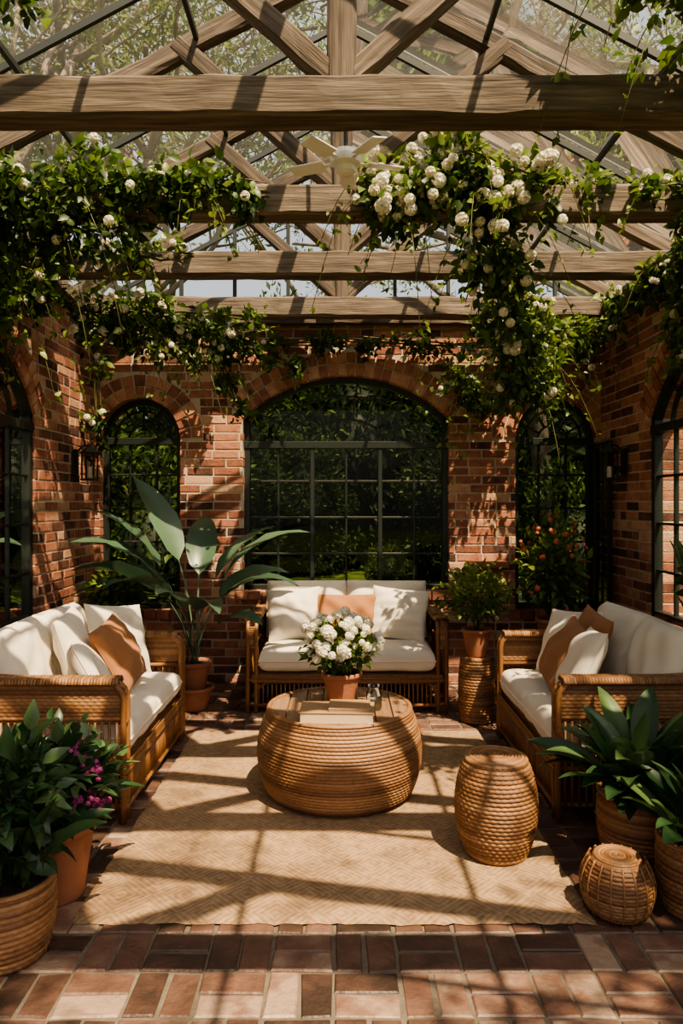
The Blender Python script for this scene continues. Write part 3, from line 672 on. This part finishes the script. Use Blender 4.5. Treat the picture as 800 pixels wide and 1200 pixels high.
vine('climbing_rose_vine',[([(-2.0,2.3,3.12),(-1.4,2.42,3.24),(-.95,2.45,3.26)],.07,450)],0,bias=.3)
# ------------------------------------------------------------------ exterior
mb=MB(); G=np.array([[(x,y,-.1) for y in np.linspace(-30,60,20)] for x in np.linspace(-40,40,20)]); v,f=strip(G); mb.add(v,f); mb.build('lawn_ground',[M_grass],True)
mb=MB()
for i in range(9):
    y=7+i*.5; x=.35+.3*math.sin(i*.5); lathe(mb,[(.001,.05),(.2,.05),(.25,.02),(.26,-.02)],9,0,.5,(x,y,-.09))
mb.build('stepping_stones',[M_stone],False)
def treemesh(name,seed,h,leaf=.13,den=26,clear=.35):
    g=np.random.default_rng(seed); mb=MB(); tips=[]
    def br(p,d,L,r,lv):
        n=6; pts=[p]
        for i in range(n):
            d=d+g.normal(0,.12 if lv==0 else .22,3)+np.array([0,0,.05 if lv<3 else -.06]); d/=np.linalg.norm(d); pts.append(pts[-1]+d*L/n)
        tube(mb,pts,np.linspace(r,r*.45,n+1),6 if lv<2 else 4,1,.5)
        if lv>=3: tips.append(np.array(pts)); return
        k=(9,5,4)[lv]
        for i in range(k):
            t=g.uniform(clear if lv==0 else .25,1); j=min(int(t*n),n-1)
            a=g.normal(0,1,3); a[2]=abs(a[2])*.6; dd=norm(d*.5+norm(a)*.9)
            br(pts[j+1],dd,L*g.uniform(.38,.6),r*.42,lv+1)
    br(np.array([0,0,-.1]),np.array([0,0,1.]),h,h*.016,0)
    P=[]
    for t in tips: P.append(t[g.integers(1,7,den)]+g.normal(0,.16,(den,3)))
    P=np.concatenate(P); n=len(P)
    mb.scatter(leaf_t(.36,2,.1,.1),P,frames(g.normal(size=(n,3))+np.array([0,0,-.5]),g.uniform(.6,1.3,n)*leaf,.4),0,g.uniform(0,1,n))
    return mb.build(name,[M_tree,M_bark],True)
T0=treemesh('garden_tree',1,9,den=42); T1=treemesh('garden_tree',2,10,den=42); T2=treemesh('garden_tree',3,8,den=42)
def inst(o,loc,rz,s=1,first=False):
    if not first:
        o=o.copy(); C.objects.link(o)
    o.location=loc; o.rotation_euler=(0,0,rz); o.scale=(s,s,s)
inst(T0,(-3.2,10.5,-.05),.3,1.1,True); inst(T1,(3.0,11,-.05),1.3,1.05,True); inst(T2,(-6,8,-.05),2,1.1,True)
for i,(x,y,s) in enumerate(((6.2,8,1.1),(-3.4,17,1.2),(-7,14,1.2),(7,14.5,1.2),(-5.5,3.6,1),(6.6,5.0,1),(-2,25,1.6),(4,18,1.4),(-10,9,1.2),(10,10,1.2),(2.9,15,1.0),(-3.6,13,.9),(3.4,-2.6,.9))):  # last tree is added behind the camera, unseen, to dapple the sunlight
    inst((T0,T1,T2)[i%3],(x,y,-.05),i*1.7,s)
def bushobj(name,rad,n,size):
    mb=MB(); bush(mb,(0,0,rad[2]*.8),rad,n,size,0,leaf_t(.5,2,.2,.2),.75,.2,(0,1))
    lathe(mb,[(.01,0),(rad[0]*.6,.05),(rad[0]*.72,rad[2]*.6),(rad[0]*.6,rad[2]*1.2),(.01,rad[2]*1.5)],16,0,.0)  # dark core, not leaves: added inside the shrub to block light
    return mb.build(name,[M_hedge],True)
B0=bushobj('garden_shrub',(1.1,1.0,1.2),5000,.12); B1=bushobj('garden_shrub',(1.3,1.2,1.9),7000,.14)
inst(B0,(-2.4,9.2,-.1),0,1,True); inst(B1,(-4.0,10,-.1),0,1.1,True)
for i,(x,y,s,k) in enumerate(((-2.4,14.5,1,1),(2.6,15.5,1.1,1),(3.6,12,1.1,1),(3.0,9.4,.9,0),(-3,12,1.1,1),(4.8,10,1.2,1),(-6,9,1.2,1),(0.3,19,1.8,1),(2.0,8.4,.4,0),(-1.3,8.4,.4,0),(-3.9,5.2,1.0,0),(-4.2,3.2,1.1,1),(4.1,5,1.0,0),(4.4,3.2,1.1,1),(6.5,12,1.3,1),(-7,12,1.3,1),(-3,18,1.7,1),(4,18,1.7,1),(-1.6,21,2.0,1),(2.2,20,1.9,1),(.8,12.5,.4,0),(-.9,16.5,.9,1))):
    inst((B0,B1)[k],(x,y,-.1),i*1.3,s)
# ------------------------------------------------------------------ light
sd=Vector((.24,-.42,.84)).normalized()
su=bpy.data.lights.new('sun','SUN'); su.energy=14; su.angle=math.radians(.5); su.color=(1,.77,.50)
so=bpy.data.objects.new('sun',su); C.objects.link(so); so.rotation_euler=sd.to_track_quat('Z','Y').to_euler(); so.location=sd*20
w=bpy.data.worlds.new('sky'); bpy.context.scene.world=w; w.use_nodes=True; nt=w.node_tree
sk=nt.nodes.new('ShaderNodeTexSky'); sk.sky_type='NISHITA'; sk.sun_disc=False; sk.sun_elevation=math.radians(50); sk.sun_rotation=math.radians(135); sk.dust_density=6; sk.air_density=1
mxc=nt.nodes.new('ShaderNodeMix'); mxc.data_type='RGBA'; mxc.inputs['Factor'].default_value=.55
nt.links.new(sk.outputs[0],mxc.inputs['A']); mxc.inputs['B'].default_value=(3.6,3.3,2.85,1)
nt.links.new(mxc.outputs['Result'],nt.nodes['Background'].inputs[0]); nt.nodes['Background'].inputs[1].default_value=.29
# ------------------------------------------------------------------ camera
cd=bpy.data.cameras.new('camera'); cd.sensor_fit='VERTICAL'; cd.sensor_height=36; cd.lens=850/1200*36; cd.shift_y=-10/1200; cd.clip_end=200
co=bpy.data.objects.new('camera',cd); C.objects.link(co); co.location=(0,0,1.5); co.rotation_euler=(pi/2,0,0)
bpy.context.scene.camera=co
vs=bpy.context.scene.view_settings
try: vs.view_transform='AgX'; vs.look='AgX - Medium High Contrast'
except Exception as ex: print(ex)
vs.exposure=-0.1
